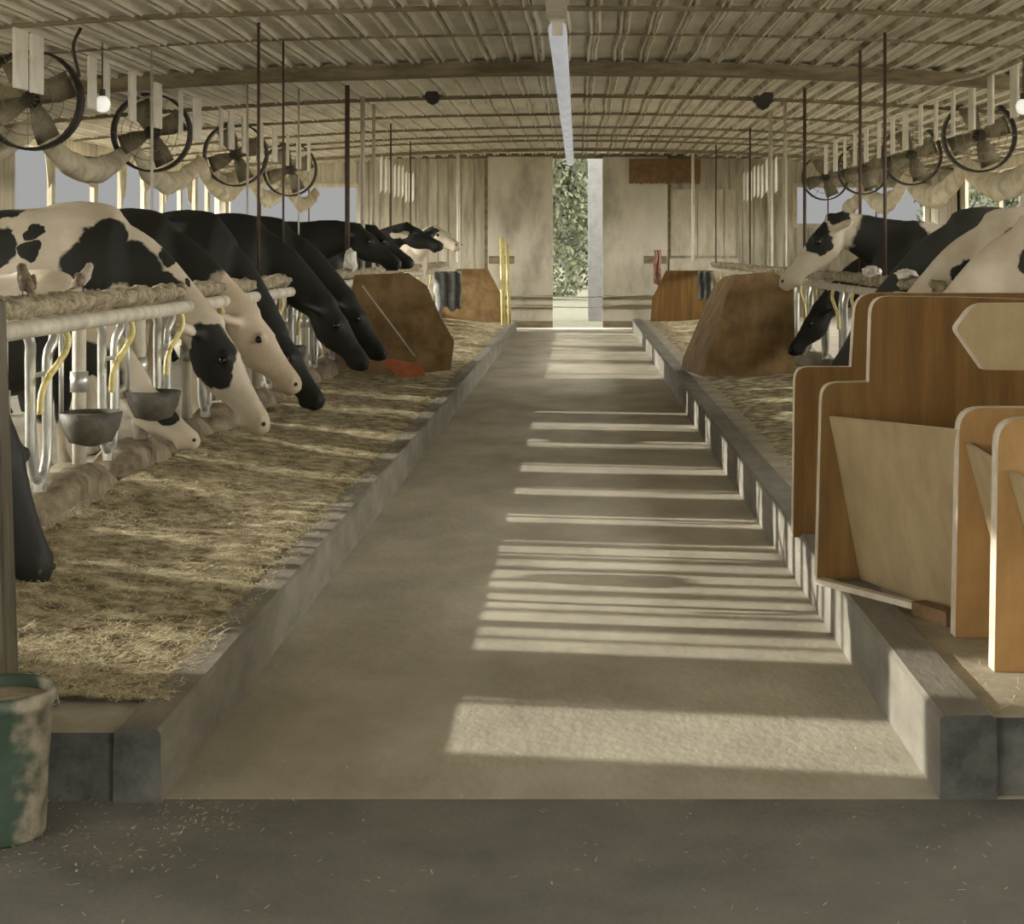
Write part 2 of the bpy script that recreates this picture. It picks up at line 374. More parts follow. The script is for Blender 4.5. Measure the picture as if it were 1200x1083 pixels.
struct('trim_3', manger_curb(-2.60, -2.36, 5.3, 31.2, 2), M['curb'], True)
struct('trim_4', manger_curb(2.36, 2.60, 5.3, 31.2, 8), M['kerb'], True)

# silage on the left and right feed tables
def silage(x0, x1, y0, y1, base, hgt, inner, seed):
    bm = NB(); nx = 18; ny = int((y1-y0)/.055); g = []
    for j in range(ny+1):
        row = []; y = y0+(y1-y0)*j/ny
        for i in range(nx+1):
            t = i/nx; x = x0+(x1-x0)*t; tt = t if inner > 0 else 1-t     # tt = 1 at the alley side
            a = noise.fractal(Vector((x*3.5+seed, y*2.2, 0)), 1, 2, 5)
            h = hgt*(1-tt)**1.3*(.75+.5*noise.noise(Vector((seed, y*.7, 1)))) + .018*a*(1.1-tt) - (.010 if tt > .9 else 0)
            e = min(1, (y-y0)/.5)
            row.append(bm.verts.new((x, y, base + max(-.02, h*e + .004 + .010*noise.noise(Vector((x*14, y*14, seed)))))))
        g.append(row)
    for a, b in zip(g, g[1:]):
        for i in range(nx): bm.faces.new((a[i], a[i+1], b[i+1], b[i]))
    return bm
o = obj('silage', silage(-2.37, -1.19, 4.95, 31, .190, .13, 1, 3), M['silage'], None, True)
tag(o, 'brown chopped silage spread along the left feed table', 'silage', kind='stuff')
o = obj('silage', silage(1.20, 2.35, 8.2, 31, .217, .07, -1, 13), M['silage'], None, True)
tag(o, 'thin brown silage on the right feed table beyond the dividers', 'silage', kind='stuff')
def bits(fn, count, l0, l1, seed):
    rr = random.Random(seed); bm = NB()
    for _ in range(count):
        x, y, z = fn(rr); a = rr.uniform(0, PI); l = rr.uniform(l0, l1); w = rr.uniform(.0008, .002)
        d = Vector((math.cos(a), math.sin(a), rr.uniform(-.12, .3)))*l/2; s = Vector((-math.sin(a), math.cos(a), 0))*w; c = Vector((x, y, z+.004+abs(d.z)))
        bm.faces.new([bm.verts.new(c-d-s), bm.verts.new(c-d+s), bm.verts.new(c+d+s), bm.verts.new(c+d-s)])
    return bm
def f_left(rr):
    t = rr.random()**1.2; y = 4.9 + 14*rr.random()**1.6
    return (-2.3 + t*1.12, y, .19 + .12*(1-t)**1.3 + rr.random()*.015)
tag(obj('straw', bits(f_left, 26000, .012, .05, 1), M['straw']), 'pale chopped straw scattered over the left silage', 'straw', kind='stuff')
def f_right(rr): return (1.15 + rr.random()**.7*1.1, 4.75 + 13*rr.random()**1.5, .217)
tag(obj('straw', bits(f_right, 3600, .012, .05, 2), M['straw']), 'pale straw scattered over the right feed table', 'straw', kind='stuff')
def f_floor(rr):
    u = rr.random()
    if u < .30: return (XL + .02 + abs(rr.gauss(0, .12)), 4.4 + 9*rr.random()**1.7, 0)
    if u < .45: return (rr.uniform(-1.6, -.9), rr.uniform(4.1, 4.7), 0)
    return (rr.uniform(-2.2, 2.2), 3.4 + 3.2*rr.random(), 0)
tag(obj('straw', bits(f_floor, 1300, .004, .02, 3), M['straw']), 'straw bits littering the aisle floor along the left kerb', 'straw', kind='stuff')

# ------------------------------------------------------------------ shell
def zc(x): return 3.31 - .0078*x*x
bm = NB(); prof = []
x = -7.0
while x < 7.0:
    for dx, dz in ((0,0),(.10,0),(.125,-.045),(.14,-.047),(.16,-.006),(.18,-.047),(.195,-.045),(.22,0)):
        prof.append((x+dx, zc(x+dx)+dz+.02))
    x += .24
rows = []
for j, y in enumerate([-1.9 + 1.15*k for k in range(30)] + [32.45]):
    rows.append([bm.verts.new((px + .035*noise.noise(Vector((px*1.2, y*1.1, 0))), y, pz + .010*noise.noise(Vector((px*1.5, y*.9, 4))))) for px, pz in prof])
for a, b in zip(rows, rows[1:]):
    for i in range(len(prof)-1):
        f = bm.faces.new((a[i], a[i+1], b[i+1], b[i])); f.material_index = 1 if i % 8 in (1, 5) else 0
M['seam'] = mat('dark sheet seam', (.15,.125,.075), (.55,.50,.38), 5, (1,.5,1), .9, .2)  # darker tone along two faces of each ceiling rib
struct('ceiling', bm, [M['ceiling'], M['seam']])
bm = NB()
for i in range(28):
    xa, xb = -7.1+i*14.2/28, -7.1+(i+1)*14.2/28
    v = [bm.verts.new(p) for p in ((xa,-2,zc(xa)+.12),(xb,-2,zc(xb)+.12),(xb,32.6,zc(xb)+.12),(xa,32.6,zc(xa)+.12))]; bm.faces.new(v)
struct('roof', bm, M['purlin'])
for i, (y, w, h) in enumerate([(12.55,.04,.035),(14.2,.03,.02),(16.4,.20,.12),(17.4,.04,.03),(19.8,.04,.045),(22.5,.04,.035),(24.9,.04,.035),(26.7,.04,.035),(28.0,.04,.035),(30.3,.05,.06),(10.2,.05,.07),(7.9,.05,.07),(5.6,.05,.07)]):
    bm = NB(); rows = []
    for k in range(29):
        x = -6.9 + 13.8*k/28; z = zc(x) - .012 + .012*noise.noise(Vector((x*.8, y, 2))); dy = .03*noise.noise(Vector((x*.5, y, 7)))
        rows.append([bm.verts.new(p) for p in ((x,y-w/2+dy,z),(x,y+w/2+dy,z),(x,y+w/2+dy,z-h),(x,y-w/2+dy,z-h))])
    for a, b in zip(rows, rows[1:]):
        for q in range(4): bm.faces.new((a[q], a[(q+1) % 4], b[(q+1) % 4], b[q]))
    bm.faces.new(rows[0]); bm.faces.new(rows[-1][::-1])
    struct('trim_%d' % (5+i), bm, M['purlin'])

# far gable wall with two windows and the doorway
YW = 32.3
def px(xp, d=YW): return (xp-VX)*d/F
def pz(yp, d=YW): return H - (yp-VY)*d/F
wl0, wl1, wr0, wr1, wz0, wz1 = px(267), px(420), px(932), px(1085), pz(264), pz(218)
def boards(bm, x0, x1, z0, z1, w=.22, y=YW, seed=0):
    x = x0; rr = random.Random(seed)
    while x < x1-.001:
        xe = min(x1, x+w*rr.uniform(.8, 1.2))
        box(bm, x+.006, xe-.006, y+rr.uniform(0, .015), y+.06, z0, z1); x = xe
    box(bm, x0, x1, y+.045, y+.08, z0, z1)
bm = NB()
boards(bm, -6.9, wl0, 0, 3.05, seed=1); boards(bm, wl0, wl1, 0, wz0, seed=2); boards(bm, wl0, wl1, wz1, 3.2, seed=3); boards(bm, wl1, px(571), 0, 3.3, seed=4)
boards(bm, px(783), wr0, 0, 3.3, seed=5); boards(bm, wr0, wr1, 0, wz0, seed=6); boards(bm, wr0, wr1, wz1, 3.2, seed=7); boards(bm, wr1, 6.9, 0, 3.05, seed=8)
struct('wall_far', bm, M['wall'])
bm = NB(); box(bm, -4.4, 4.4, YW-.08, YW-.01, pz(186), 3.31); box(bm, px(568), px(574), YW-.055, YW+.02, 0, 3.3); box(bm, px(780), px(786), YW-.055, YW+.02, 0, 3.3); struct('trim_20', bm, M['purlin'])
for nme, a, b in (('door_1', px(572), px(648)), ('door_2', px(706), px(782))):
    d = thing(nme, 'stained tan sliding door leaf %s of the bright doorway' % ('left' if nme == 'door_1' else 'right'), 'door', (0,0,0)); d['kind'] = 'structure'
    bm = NB(); box(bm, a, b, YW-.12, YW-.06, .02, pz(184)); obj('door_panel', bm, M['door'], d)
    bm = NB(); box(bm, a, b, YW-.145, YW-.121, pz(351), pz(346)); box(bm, a, b, YW-.145, YW-.121, pz(362), pz(357)); box(bm, a, b, YW-.14, YW-.121, pz(384), pz(376))
    obj('rail', bm, M['purlin'], d)
    bm = NB(); box(bm, (a+.02 if nme == 'door_1' else b-.45), (a+.5 if nme == 'door_1' else b-.02), YW-.14, YW-.121, pz(309), pz(300)); obj('handle', bm, M['purlin'], d)
for k, (a, b) in enumerate(((wl0, wl1), (wr0, wr1))):
    w = thing('window_%d' % (k+1), 'bright gable window on the %s of the far wall' % ('left' if k == 0 else 'right'), 'window'); w['kind'] = 'structure'
    bm = NB()
    box(bm, a-.05, a+.03, YW-.04, YW+.09, wz0-.05, wz1+.05); box(bm, b-.03, b+.05, YW-.04, YW+.09, wz0-.05, wz1+.05)
    box(bm, a+.03, b-.03, YW-.04, YW+.09, wz1-.03, wz1+.05); box(bm, a+.03, b-.03, YW-.04, YW+.09, wz0-.05, wz0+.03)
    obj('frame', bm, M['wall_pale'], w)
    for t in (.25, .62):
        bm = NB(); xx = a+(b-a)*t; box(bm, xx-.012, xx+.012, YW+.0, YW+.04, wz0, wz1); obj('mullion', bm, M['pipe_rust'], w)

# side walls: boards with gaps that let the low sun through
WL, WRX = -6.7, 6.7
DYW = .17*(0-WL)                                            # shift between a stripe on the floor and its gap in the wall
gaps = [(5.02,5.58),(5.63,6.03),(6.33,6.52),(6.56,6.72),(6.80,7.02),(7.08,7.38),(7.50,7.66),(7.72,7.98),(8.02,8.20),(8.30,8.62),(8.70,8.84),(8.93,9.24),(9.32,9.66),
        (10.38,10.72),(11.28,12.1),(12.9,13.6),(14.2,14.8),(15.6,15.75)]
wg = [(a+DYW, b+DYW) for a, b in gaps] + [(20.2,21.6),(21.75,23.5),(23.7,24.9),(25.0,26.2),(26.4,27.4),(27.5,28.6),(28.75,29.7),(29.9,30.7),(30.9,31.7)]
ZLO, ZHI = 1.25, 2.76
def side_wall(x, gl, zlo, zhi, seed):
    bm = NB(); y = 4.9
    ztop = zc(x)+.05
    box(bm, x-.05, x+.05, 4.9, 32.3, 0, zlo); box(bm, x-.05, x+.05, 4.9, 32.3, zhi, ztop)
    for a, b in gl:
        if a > y: box(bm, x-.03, x+.03, y, a, zlo, zhi)
        y = b
        if x < 0 and 7.3 < a < 9.4: box(bm, x-.03, x+.03, a, b, 2.33, zhi)  # added infill shortens unseen gaps to keep sun off the tan board
    box(bm, x-.03, x+.03, y, 32.3, zlo, zhi)
    return bm
struct('wall_left', side_wall(WL, wg, ZLO, ZHI, 1), M['wall'])
struct('wall_right', side_wall(WRX, [(5.6+2.4*k, 7.85+2.4*k) for k in range(10)], 1.45, 2.75, 2), M['wall'])
bm = NB(); box(bm, -6.75, -6.65, -2, 4.9, 0, 3.0); box(bm, 6.65, 6.75, -2, 4.9, 0, 3.0); struct('wall_left', bm, M['wall'])

# pale planks by the right side window and beyond the right cows
t = tag(obj('lattice_screen', (lambda b: (box(b, 0, .03, -1.3, -.68, 0, .9), box(b, 0, .03, -.62, 0, 0, .9), box(b, 0, .03, .06, .68, 0, .9), box(b, -.012, 0, -1.3, .68, .40, .44), b)[-1])(NB()), M['wall_pale'], None, False, (6.58, 31.1, 1.95)),
        'cream boarded screen beside the right far window', 'screen')
bm = NB(); boards(bm, px(784), px(865), pz(327), pz(303), .9, YW-.1, 9)
boards(bm, px(784), px(862), pz(300), pz(222), .5, YW-.06, 19)
tag(obj('wall_panel', bm, M['wall_pale']), 'pale boarded panel on the far wall right of the doorway', 'wall panel')
bm = NB(); box(bm, 0, px(820)-px(737), 0, .06, 0, pz(187)-pz(214))
for i in range(14):
    a = i*(px(820)-px(737))/14; box(bm, a, a+.08, .0, .05, -.02-.02*R.random(), 0)
tag(obj('rusty_sheet', bm, M['rust'], None, False, (px(737), YW-.22, pz(214))), 'rusty brown rectangular sheet hung high on the far wall right of the doorway', 'metal sheet')
# light rope wires across the doorway
for y0, y1, nm in ((346, 344, 'upper'), (358, 352, 'lower')):
    bm = NB(); tube(bm, [(px(596), YW-.32, pz(y0)), (px(690), YW-.34, pz(y0)-.03), (px(775), YW-.32, pz(y1))], .012, 6)
    tag(obj('gate_wire', bm, M['pipe_pale']), '%s thin wire strung across the far doorway' % nm, 'wire')

# outdoors beyond the doorway
bm = NB(); box(bm, .20, 2.4, 36, 36.4, -.02, 5); tag(obj('white_wall', bm, M['whitewash']), 'pale grey outdoor wall seen through the right of the doorway', 'wall')
def tree(x, y, r, h, lab, seed, n=2600):
    rr = random.Random(seed); t = thing('tree', lab, 'tree', (x, y, 0), 0, None)
    bm = NB(); tube(bm, [(0,0,-.05),(.1,0,h*.3),(0,.1,h*.6)], [.22,.17,.08], 8); obj('trunk', bm, M['bark'], t)
    bm = NB()
    cl = [(rr.gauss(0, r*.45), rr.gauss(0, r*.4), h*.55+rr.gauss(0, h*.2), rr.uniform(.35, .6)*r) for _ in range(16)]
    for _ in range(n*3):
        c = rr.choice(cl); v = Vector((rr.gauss(0,1), rr.gauss(0,1), rr.gauss(0,1))).normalized()*c[3]*rr.uniform(.7, 1)
        p = Vector(c[:3]) + v; p.z = max(.15, p.z); a = Vector((rr.gauss(0,1), rr.gauss(0,1), rr.gauss(0,1))).normalized(); b = a.orthogonal().normalized(); s = rr.uniform(.06, .14)
        bm.faces.new([bm.verts.new(p+a*s), bm.verts.new(p+b*s*.6), bm.verts.new(p-a*s), bm.verts.new(p-b*s*.6)])
    obj('foliage', bm, M['leaf'], t)
tree(-1.6, 52, 2.4, 7, 'leafy green tree outdoors seen through the far doorway', 1, 4200)
tree(1.2, 66, 2.8, 8, 'farther green tree outdoors partly behind the pale outdoor wall', 2, 4200)
tree(12.2, 47, 2.2, 6.5, 'dark leafy tree outside the right side opening, nearest the camera', 3, 2600)
tree(16.5, 60, 2.4, 7, 'dark leafy tree outside the right side opening, farther away', 4, 2600)

# ------------------------------------------------------------------ rails, stanchions, posts, pipes
def crust(x, z, y0, y1, r, seed):
    bm = NB(); n = int((y1-y0)/.045); rings = []
    for i in range(n+1):
        y = y0+(y1-y0)*i/n; rg = []
        for k in range(14):
            a = 2*PI*k/14; v = Vector((math.cos(a), 0, math.sin(a)))
            q = r*(1 + .55*noise.noise(Vector((v.x*1.3+seed, y*7, v.z*1.3))) + .35*noise.noise(Vector((v.x*3+seed, y*22, v.z*3))))
            rg.append(bm.verts.new((x+v.x*q, y, z+v.z*q*.75 - .02*((y-y0)/(y1-y0)))))
        rings.append(rg)
    for a, b in zip(rings, rings[1:]):
        for k in range(14): bm.faces.new((a[k], a[(k+1) % 14], b[(k+1) % 14], b[k]))
    bm.faces.new(rings[0]); bm.faces.new(rings[-1][::-1]); return bm
tag(obj('stall_rail', crust(-2.44, 1.245, 6.3, 31, .062, 1), M['crust'], None, True), 'lumpy dust crusted top rail running above the left stanchions', 'rail')
tag(obj('stall_rail', crust(2.46, 1.245, 11.6, 31, .058, 4), M['crust'], None, True), 'lumpy dust crusted top rail running above the right stanchions', 'rail')
bm = NB(); tube(bm, [(-2.38, 6.2, 1.155), (-2.38, 31, 1.13)], .04, 12); tag(obj('milk_pipe', bm, M['pipe_pale'], None, True), 'pale round pipe slung under the left crusted rail', 'pipe')
bm = NB(); tube(bm, [(2.40, 11.6, 1.15), (2.40, 31, 1.13)], .035, 12); tag(obj('milk_pipe', bm, M['pipe_pale'], None, True), 'pale round pipe slung under the right crusted rail', 'pipe')

def make_stanchion(x, y, side, label, group, mir):
    t = thing('stanchion', label, 'stanchion', (x, y, 0), 0, group)
    z0, z1 = .45, 1.16
    A = curve_pts([(.0,-.20,1.15),(.015,-.17,1.08),(0,-.125,1.0),(0,-.12,.75),(0,-.115,.58),(0,-.07,.48),(0,0,.45)], 4)
    B = curve_pts([(.0,.20,1.15),(.015,.17,1.08),(0,.125,1.0),(0,.12,.75),(0,.115,.58),(0,.07,.48),(0,0,.45)], 4)
    for P in (A, B):
        bm = NB(); tube(bm, P, .024, 10); obj('yoke_bar', bm, M['galv'], t, True)
    bm = NB(); tube(bm, [(0,0,.40),(0,0,.46)], .03, 8); tube(bm, [(-.03,0,.42),(.03,0,.42)], .02, 8); obj('hinge', bm, M['galv'], t)
    s = side
    bm = NB(); tube(bm, curve_pts([(s*.01,.16,1.17),(s*.05,.20,1.14),(s*.075,.19,1.06),(s*.075,.05,.98),(s*.075,-.10,.93),(s*.075,-.20,.86),(s*.075,-.22,.77)], 5), .016, 8)
    obj('release_handle', bm, M['yellow'], t, True)
    bm = NB(); tube(bm, [(0,-.12,.93),(0,.12,.93)], .012, 6); obj('cross_tie', bm, M['galv'], t)
    return t
stL = None
ordn = ['nearest', 'second', 'third', 'fourth', 'fifth', 'sixth', 'seventh', 'eighth', 'ninth', 'tenth']
for i in range(20):
    y = STALL0 + STEP*i
    if y > 29.5: break
    lab = ('%s galvanised neck stanchion from the camera in the left row' % ordn[i]) if i < 9 else 'small far galvanised neck stanchion in the left row, beyond the brown partition'
    if stL is None: stL = make_stanchion(-2.45, y, 1, lab, 'neck stanchions in the left row', 1); t = stL
    else: t = copy_tree(stL)
    t.location = (-2.45, y, 0); t['label'] = lab; t['group'] = 'neck stanchions in the left row' if i < 9 else 'far neck stanchions in the left row'
stR = None
rows = [8.9+STEP*i for i in range(19)]
for i, y in enumerate(rows):
    if y > 29.5: break
    if y < 11.8: continue
    near = i - 4
    if y < 13.4: lab = 'galvanised neck stanchion in the right row, behind the brown dividers'; g = 'right stanchions behind the dividers'
    elif y < 18.3: lab = '%s yellow handled stanchion standing clear left of the stepped dividers on the right' % ['nearest','second','third','fourth','fifth'][min(4, int((y-13.4)/STEP))]; g = 'right stanchions beside the dividers'
    else: lab = 'far galvanised neck stanchion in the right row, beyond the dark partition'; g = 'far right stanchions'
    if stR is None: stR = make_stanchion(2.45, y, -1, lab, g, -1); t = stR
    else: t = copy_tree(stR)
    t.location = (2.45, y, 0); t['label'] = lab; t['group'] = g

# support posts between stalls, and pipes up to the roof
def stall_post(x, y, lab, grp):
    t = thing('stall_post', lab, 'post', (x, y, 0), 0, grp)
    bm = NB(); tube(bm, [(0,0,.40),(0,0,1.21)], .034, 12); obj('tube', bm, M['pipe_pale'], t, True)
    bm = NB(); tube(bm, [(0,0,.80),(0,0,.90)], .045, 12); obj('clamp', bm, M['galv'], t, True)
    return t
sp = None
for i in range(8):
    y = STALL0 + STEP*(i+.5)+ .05; lab = '%s pale round post between left stalls, counted from the camera' % ordn[i]
    if sp is None: sp = stall_post(-2.45, y, lab, 'pale posts between left stalls'); t = sp
    else: t = copy_tree(sp)
    t.location = (-2.45, y, 0); t['label'] = lab
def drop(xp, X, r, m, lab, z0=1.27, grp=None):
    d = X*F/(xp-VX); bm = NB(); tube(bm, [(0,0,0),(0,0,zc(X)-z0-.02)], r, 8)
    tag(obj('hanging_pipe', bm, M[m], None, True, (X, d, z0)), lab, 'pipe', grp)
for a in ((303,-2.46,.012,'pipe_rust','thin rust brown upright pipe left of the left window'),
          (332,-2.46,.009,'pipe_rust','thin dark rod crossing the left gable window'),
          (350,-3.0,.010,'pipe_pale','thin pale rod hanging above the left black cows'),
          (407,-2.46,.026,'pipe_rust','thick rust brown pipe near the right edge of the left window'),
          (425,-2.46,.026,'pipe_pale','pale grey upright pipe just right of the left window'),
          (438,-2.46,.020,'pipe_pale','pale upright pipe, second right of the left window'),
          (537,-2.2,.030,'slat','white upright pipe in front of the far wall boards, left'),
          (458,-2.6,.012,'pipe_rust','thin brown rod right of the left window pipes'),
          (481,-2.7,.012,'pipe_rust','thin brown rod in front of the left far wall boards'),
          (812,2.1,.028,'slat','white upright pipe in front of the pale far wall panel'),
          (839,2.3,.012,'pipe_rust','thin brown rod right of the white far pipe'),
          (879,2.46,.014,'pipe_rust','thin brown rod in front of the right far wall boards'),
          (903,2.46,.026,'pipe_pale','pale grey upright pipe left of the right window'),
          (920,2.46,.022,'pipe_pale','brownish upright pipe touching the left of the right window'),
          (943,2.46,.018,'pipe_rust','thick rust brown pipe at the left end of the right window'),
          (1008,2.46,.014,'pipe_rust','dark pipe crossing the middle of the right window'),
          (1037,2.46,.014,'pipe_rust','dark pipe crossing the right half of the right window'),
          (290,-3.4,.012,'pipe_pale','pale rod hanging beside the left white slats'),
          (178,-3.6,.012,'pipe_pale','pale rod hanging left among the white slats')):
    drop(*a)

# water bowls between the left stalls
def bowl(y, lab):
    t = thing('water_bowl', lab, 'water bowl', (-2.33, y, .56), 0, 'water bowls on the left stanchions')
    bm = NB(); rg = lathe(bm, [(.03,0),(.10,.02),(.135,.09),(.15,.16),(.14,.165),(.12,.10),(.085,.04),(.02,.03)], n=20)
    bm.faces.new(rg[0]); bm.faces.new(rg[-1]); obj('cup', bm, M['bowl'], t, True)
    bm = NB(); tube(bm, [(-.14,0,.1),(-.14,0,.6)], .012, 6); obj('supply_pipe', bm, M['galv'], t, True)
    bm = NB(); tube(bm, [(-.05,0,.05),(.02,0,.06)], (.02), 6); obj('nose_paddle', bm, M['dark'], t)
    return t
b0 = bowl(8.15, 'dark water bowl on the left stanchions, nearest the camera')
for y, lab in ((9.35, 'dark water bowl on the left stanchions, left of the black cheeked cow'), (13.7, 'small water bowl beyond the black cow head on the left')):
    t = copy_tree(b0); t.location.y = y; t['label'] = lab

# ------------------------------------------------------------------ dividers on the feed tables
def divider(name, lab, y, outline, m, group=None, thick=.075):
    bm = NB(); x0 = outline[0][0]; z0 = min(p[1] for p in outline)
    plate(bm, [(p[0]-x0, p[1]-z0) for p in round_poly(outline)], 0, thick, 0, 1)
    o = obj(name, bm, [M[m], M['edge']], None, False, (x0, y, z0)); tag(o, lab, 'divider', group); return o
G = 'stepped brown dividers on the right feed table'
divider('manger_divider', 'stepped brown manger divider standing farthest back on the right', 7.6,
        [(.955,.216,0),(.965,.975,.06),(1.215,.975,0),(1.235,1.305,.09),(2.25,1.305,.05),(2.28,.216,0)], 'ply', G)
divider('manger_divider', 'large dark brown grained stepped divider, second from the back', 6.55,
        [(.915,.233,0),(.935,.985,.06),(1.115,.99,0),(1.125,1.32,.07),(1.50,1.315,0),(2.25,1.29,.05),(2.28,.233,0)], 'ply', G)
divider('manger_divider', 'low orange brown rounded divider, second from the right edge', 5.64,
        [(1.245,.216,0),(1.26,.975,.08),(2.25,.975,.05),(2.28,.216,0)], 'ply_orange', G)
divider('manger_divider', 'low orange brown rounded divider nearest the camera at the right edge', 5.18,
        [(1.262,.216,0),(1.275,.985,.08),(2.25,.985,.05),(2.28,.216,0)], 'ply_orange', G)
divider('upper_board', 'pinkish tan cut cornered board above the orange dividers at the right edge', 5.66,
        [(1.345,1.10,0),(1.25,1.235,.02),(1.315,1.32,.04),(2.2,1.32,0),(2.2,.978,0),(2.08,.978,0),(2.08,1.09,0)], 'ply_tan')
def feeder(lab, a, b, za, zb, zbot, run, grp):
    bm = NB(); A = Vector((*a, za)); B = Vector((*b, zb)); n = (B-A).cross(Vector((0,0,1))).normalized()*.018
    A2 = Vector((a[0]+run, a[1], zbot)); B2 = Vector((b[0]+run, b[1], zbot)); o = A2.copy()
    v = [bm.verts.new(p-o) for p in (A, B, B2, A2)]; w = [bm.verts.new(p-o-n) for p in (A, B, B2, A2)]
    bm.faces.new(v); bm.faces.new(w[::-1])
    for i in range(4): f = bm.faces.new((v[i], w[i], w[(i+1) % 4], v[(i+1) % 4])); f.material_index = 1
    x = obj('feeder_board', bm, [M['ply_tan'], M['edge']], None, False, o); tag(x, lab, 'board', grp)
feeder('wide tan sloping board between the dark stepped divider and the orange one', (.96,6.54), (1.262,5.665), .86, .90, .235, .12, 'sloping tan boards between dividers')
feeder('narrow tan sloping board between the two orange dividers', (1.275,5.63), (1.29,5.21), .86, .84, .22, .17, 'sloping tan boards between dividers')
feeder('tan sloping board at the right picture edge before the nearest orange divider', (1.30,5.17), (1.335,4.86), .83, .80, .22, .17, 'sloping tan boards between dividers')
bm = NB(); box(bm, -.10, .10, -.03, .03, 0, .05); o = tag(obj('wood_offcut', bm, M['rust'], None, False, (1.235, 5.90, .216)), 'small dark red wooden block lying by the foot of the tan board on the right', 'wood block'); o.rotation_euler.z = -1.15
bm = NB(); box(bm, -.36, .36, -.018, .018, 0, .022); o = tag(obj('wood_strip', bm, M['edge'], None, False, (1.10, 6.16, .232)), 'long pale wooden strip lying along the foot of the wide tan board', 'wood strip'); o.rotation_euler.z = -1.02

# brown partitions farther down
bm = NB(); x0 = px(398, 17)
pl = [((p-678)*17/F-x0, H-(q-292)*17/F-.235) for p, q in ((398,446),(402,400),(415,322),(478,320),(500,335),(516,372),(532,400),(528,434))]
plate(bm, [Vector(p) for p in pl], 0, .04, 0, 1); o = tag(obj('partition', bm, [M['ply_dark'], M['pipe_rust']], None, False, (x0, 17, .235)), 'large brown sheet partition across the left feed table', 'partition')
bm = NB(); tube(bm, [(px(424,16.9), 16.93, pz(335,16.9)), (px(486,16.9), 16.93, pz(418,16.9))], .010, 6)
tag(obj('tie_rod', bm, M['pipe_pale']), 'thin pale rod leaning diagonally on the left brown partition', 'rod')
bm = NB(); P = [Vector(((p-678)*16.85/F, H-(q-292)*16.85/F)) for p, q in ((449,425),(458,421),(492,428),(500,441),(470,444))]; c = P[0].copy(); plate(bm, [p-c for p in P], 0, .05)
tag(obj('feed_scoop', bm, M['orange'], None, False, (c.x, 16.78, c.y+.01)), 'orange red plastic scoop leaning at the foot of the left brown partition', 'scoop')
bm = NB(); P = [((p-678)*30/F, H-(q-292)*30/F) for p, q in ((494,382),(510,345),(536,315),(572,315),(590,350),(597,377))]; x0, z0 = P[0][0], .21
plate(bm, [Vector((p[0]-x0, max(0, p[1]-z0))) for p in P], 0, .04)
tag(obj('partition', bm, M['ply_dark'], None, False, (x0, 29.9, z0)), 'small dark brown partition at the far end of the left feed table', 'partition')
# right: box-like dark partition with an inclined side
t = thing('partition', 'tall dark brown partition with sloping side on the right feed table', 'partition', (px(865,17), 17, .235))
bx = px(865,17)
bm = NB(); P = [((p-678)*17/F-bx, H-(q-292)*17/F-.235) for p, q in ((824,443),(828,430),(852,350),(866,322),(905,318),(930,332),(932,458),(900,450))]
plate(bm, [Vector((a, max(0, b))) for a, b in P], 0, .04); obj('front_sheet', bm, M['ply_dark'], t)
bm = NB(); Q = [((p-678)*17.9/F-bx, .9, H-(q-292)*17.9/F-.235) for p, q in ((800,436),(802,420),(838,335),(850,325))]
Q = [(a, b, max(0, c)) for a, b, c in Q]
Fp = [((p-678)*17/F-bx, 0, max(0, H-(q-292)*17/F-.235)) for p, q in ((824,443),(828,430),(852,350),(866,322))]
for i in range(3):
    bm.faces.new([bm.verts.new(v) for v in (Q[i], Q[i+1], Fp[i+1], Fp[i])])
s = obj('side_sheet', bm, M['ply_dark'], t); sm = s.modifiers.new('s', 'SOLIDIFY'); sm.thickness = .03; sm.offset = 0
bm = NB(); P = [((p-678)*30/F, H-(q-292)*30/F) for p, q in ((762,378),(764,350),(780,317),(835,317),(850,378))]; x0, z0 = P[0][0], .235
plate(bm, [Vector((a-x0, max(0, b-z0))) for a, b in P], 0, .04)
tag(obj('partition', bm, M['ply'], None, False, (x0, 29.9, z0)), 'small brown partition at the far end of the right feed table', 'partition')
# hung cloths near the far ends
def cloth(lab, xp0, xp1, yp0, yp1, d, m, seed):
    bm = NB(); g = []; x0 = px(xp0, d); w = px(xp1, d)-x0; h = pz(yp0, d)-pz(yp1, d)
    for j in range(11):
        row = []
        for i in range(11):
            u, v = i/10, j/10
            row.append(bm.verts.new((w*u + .02*noise.noise(Vector((seed, v*3, u))), .05*math.sin(u*16+seed) + .03*noise.noise(Vector((u*3, v*3, seed))), -h*v*(1+.18*noise.noise(Vector((u*4, seed, 0)))))))
        g.append(row)
    for a, b in zip(g, g[1:]):
        for i in range(10): bm.faces.new((a[i], a[i+1], b[i+1], b[i]))
    o = obj('hung_cloth', bm, M[m], None, True, (x0, d, pz(yp0, d))); tag(o, lab, 'cloth'); s = o.modifiers.new('s', 'SOLIDIFY'); s.thickness = .012
cloth('blue grey cloth hung over the far left rail', 510, 541, 318, 362, 24.5, 'blue', 1)
cloth('grey cloth bundle hung over the far right rail', 818, 836, 318, 352, 24.5, 'blue', 4)
cloth('pinkish cloth hung beside the far right partition', 766, 775, 293, 333, 30.5, 'red', 6)
# yellow posts at the far end of the left feed table
for i, (xp, z1, lab) in enumerate(((586, pz(278,29.2), 'taller pale yellow post left of the far doorway'), (593, pz(285,29.2), 'shorter yellow post right beside the taller yellow one'))):
    bm = NB(); tube(bm, [(0,0,0), (-.03 if i == 0 else -.05,0,z1-.2)], .042 if i == 0 else .03, 10); tag(obj('yellow_post', bm, M['yellow'], None, True, (px(xp+4,29.2), 29.2+.12*i, .2)), lab, 'post')

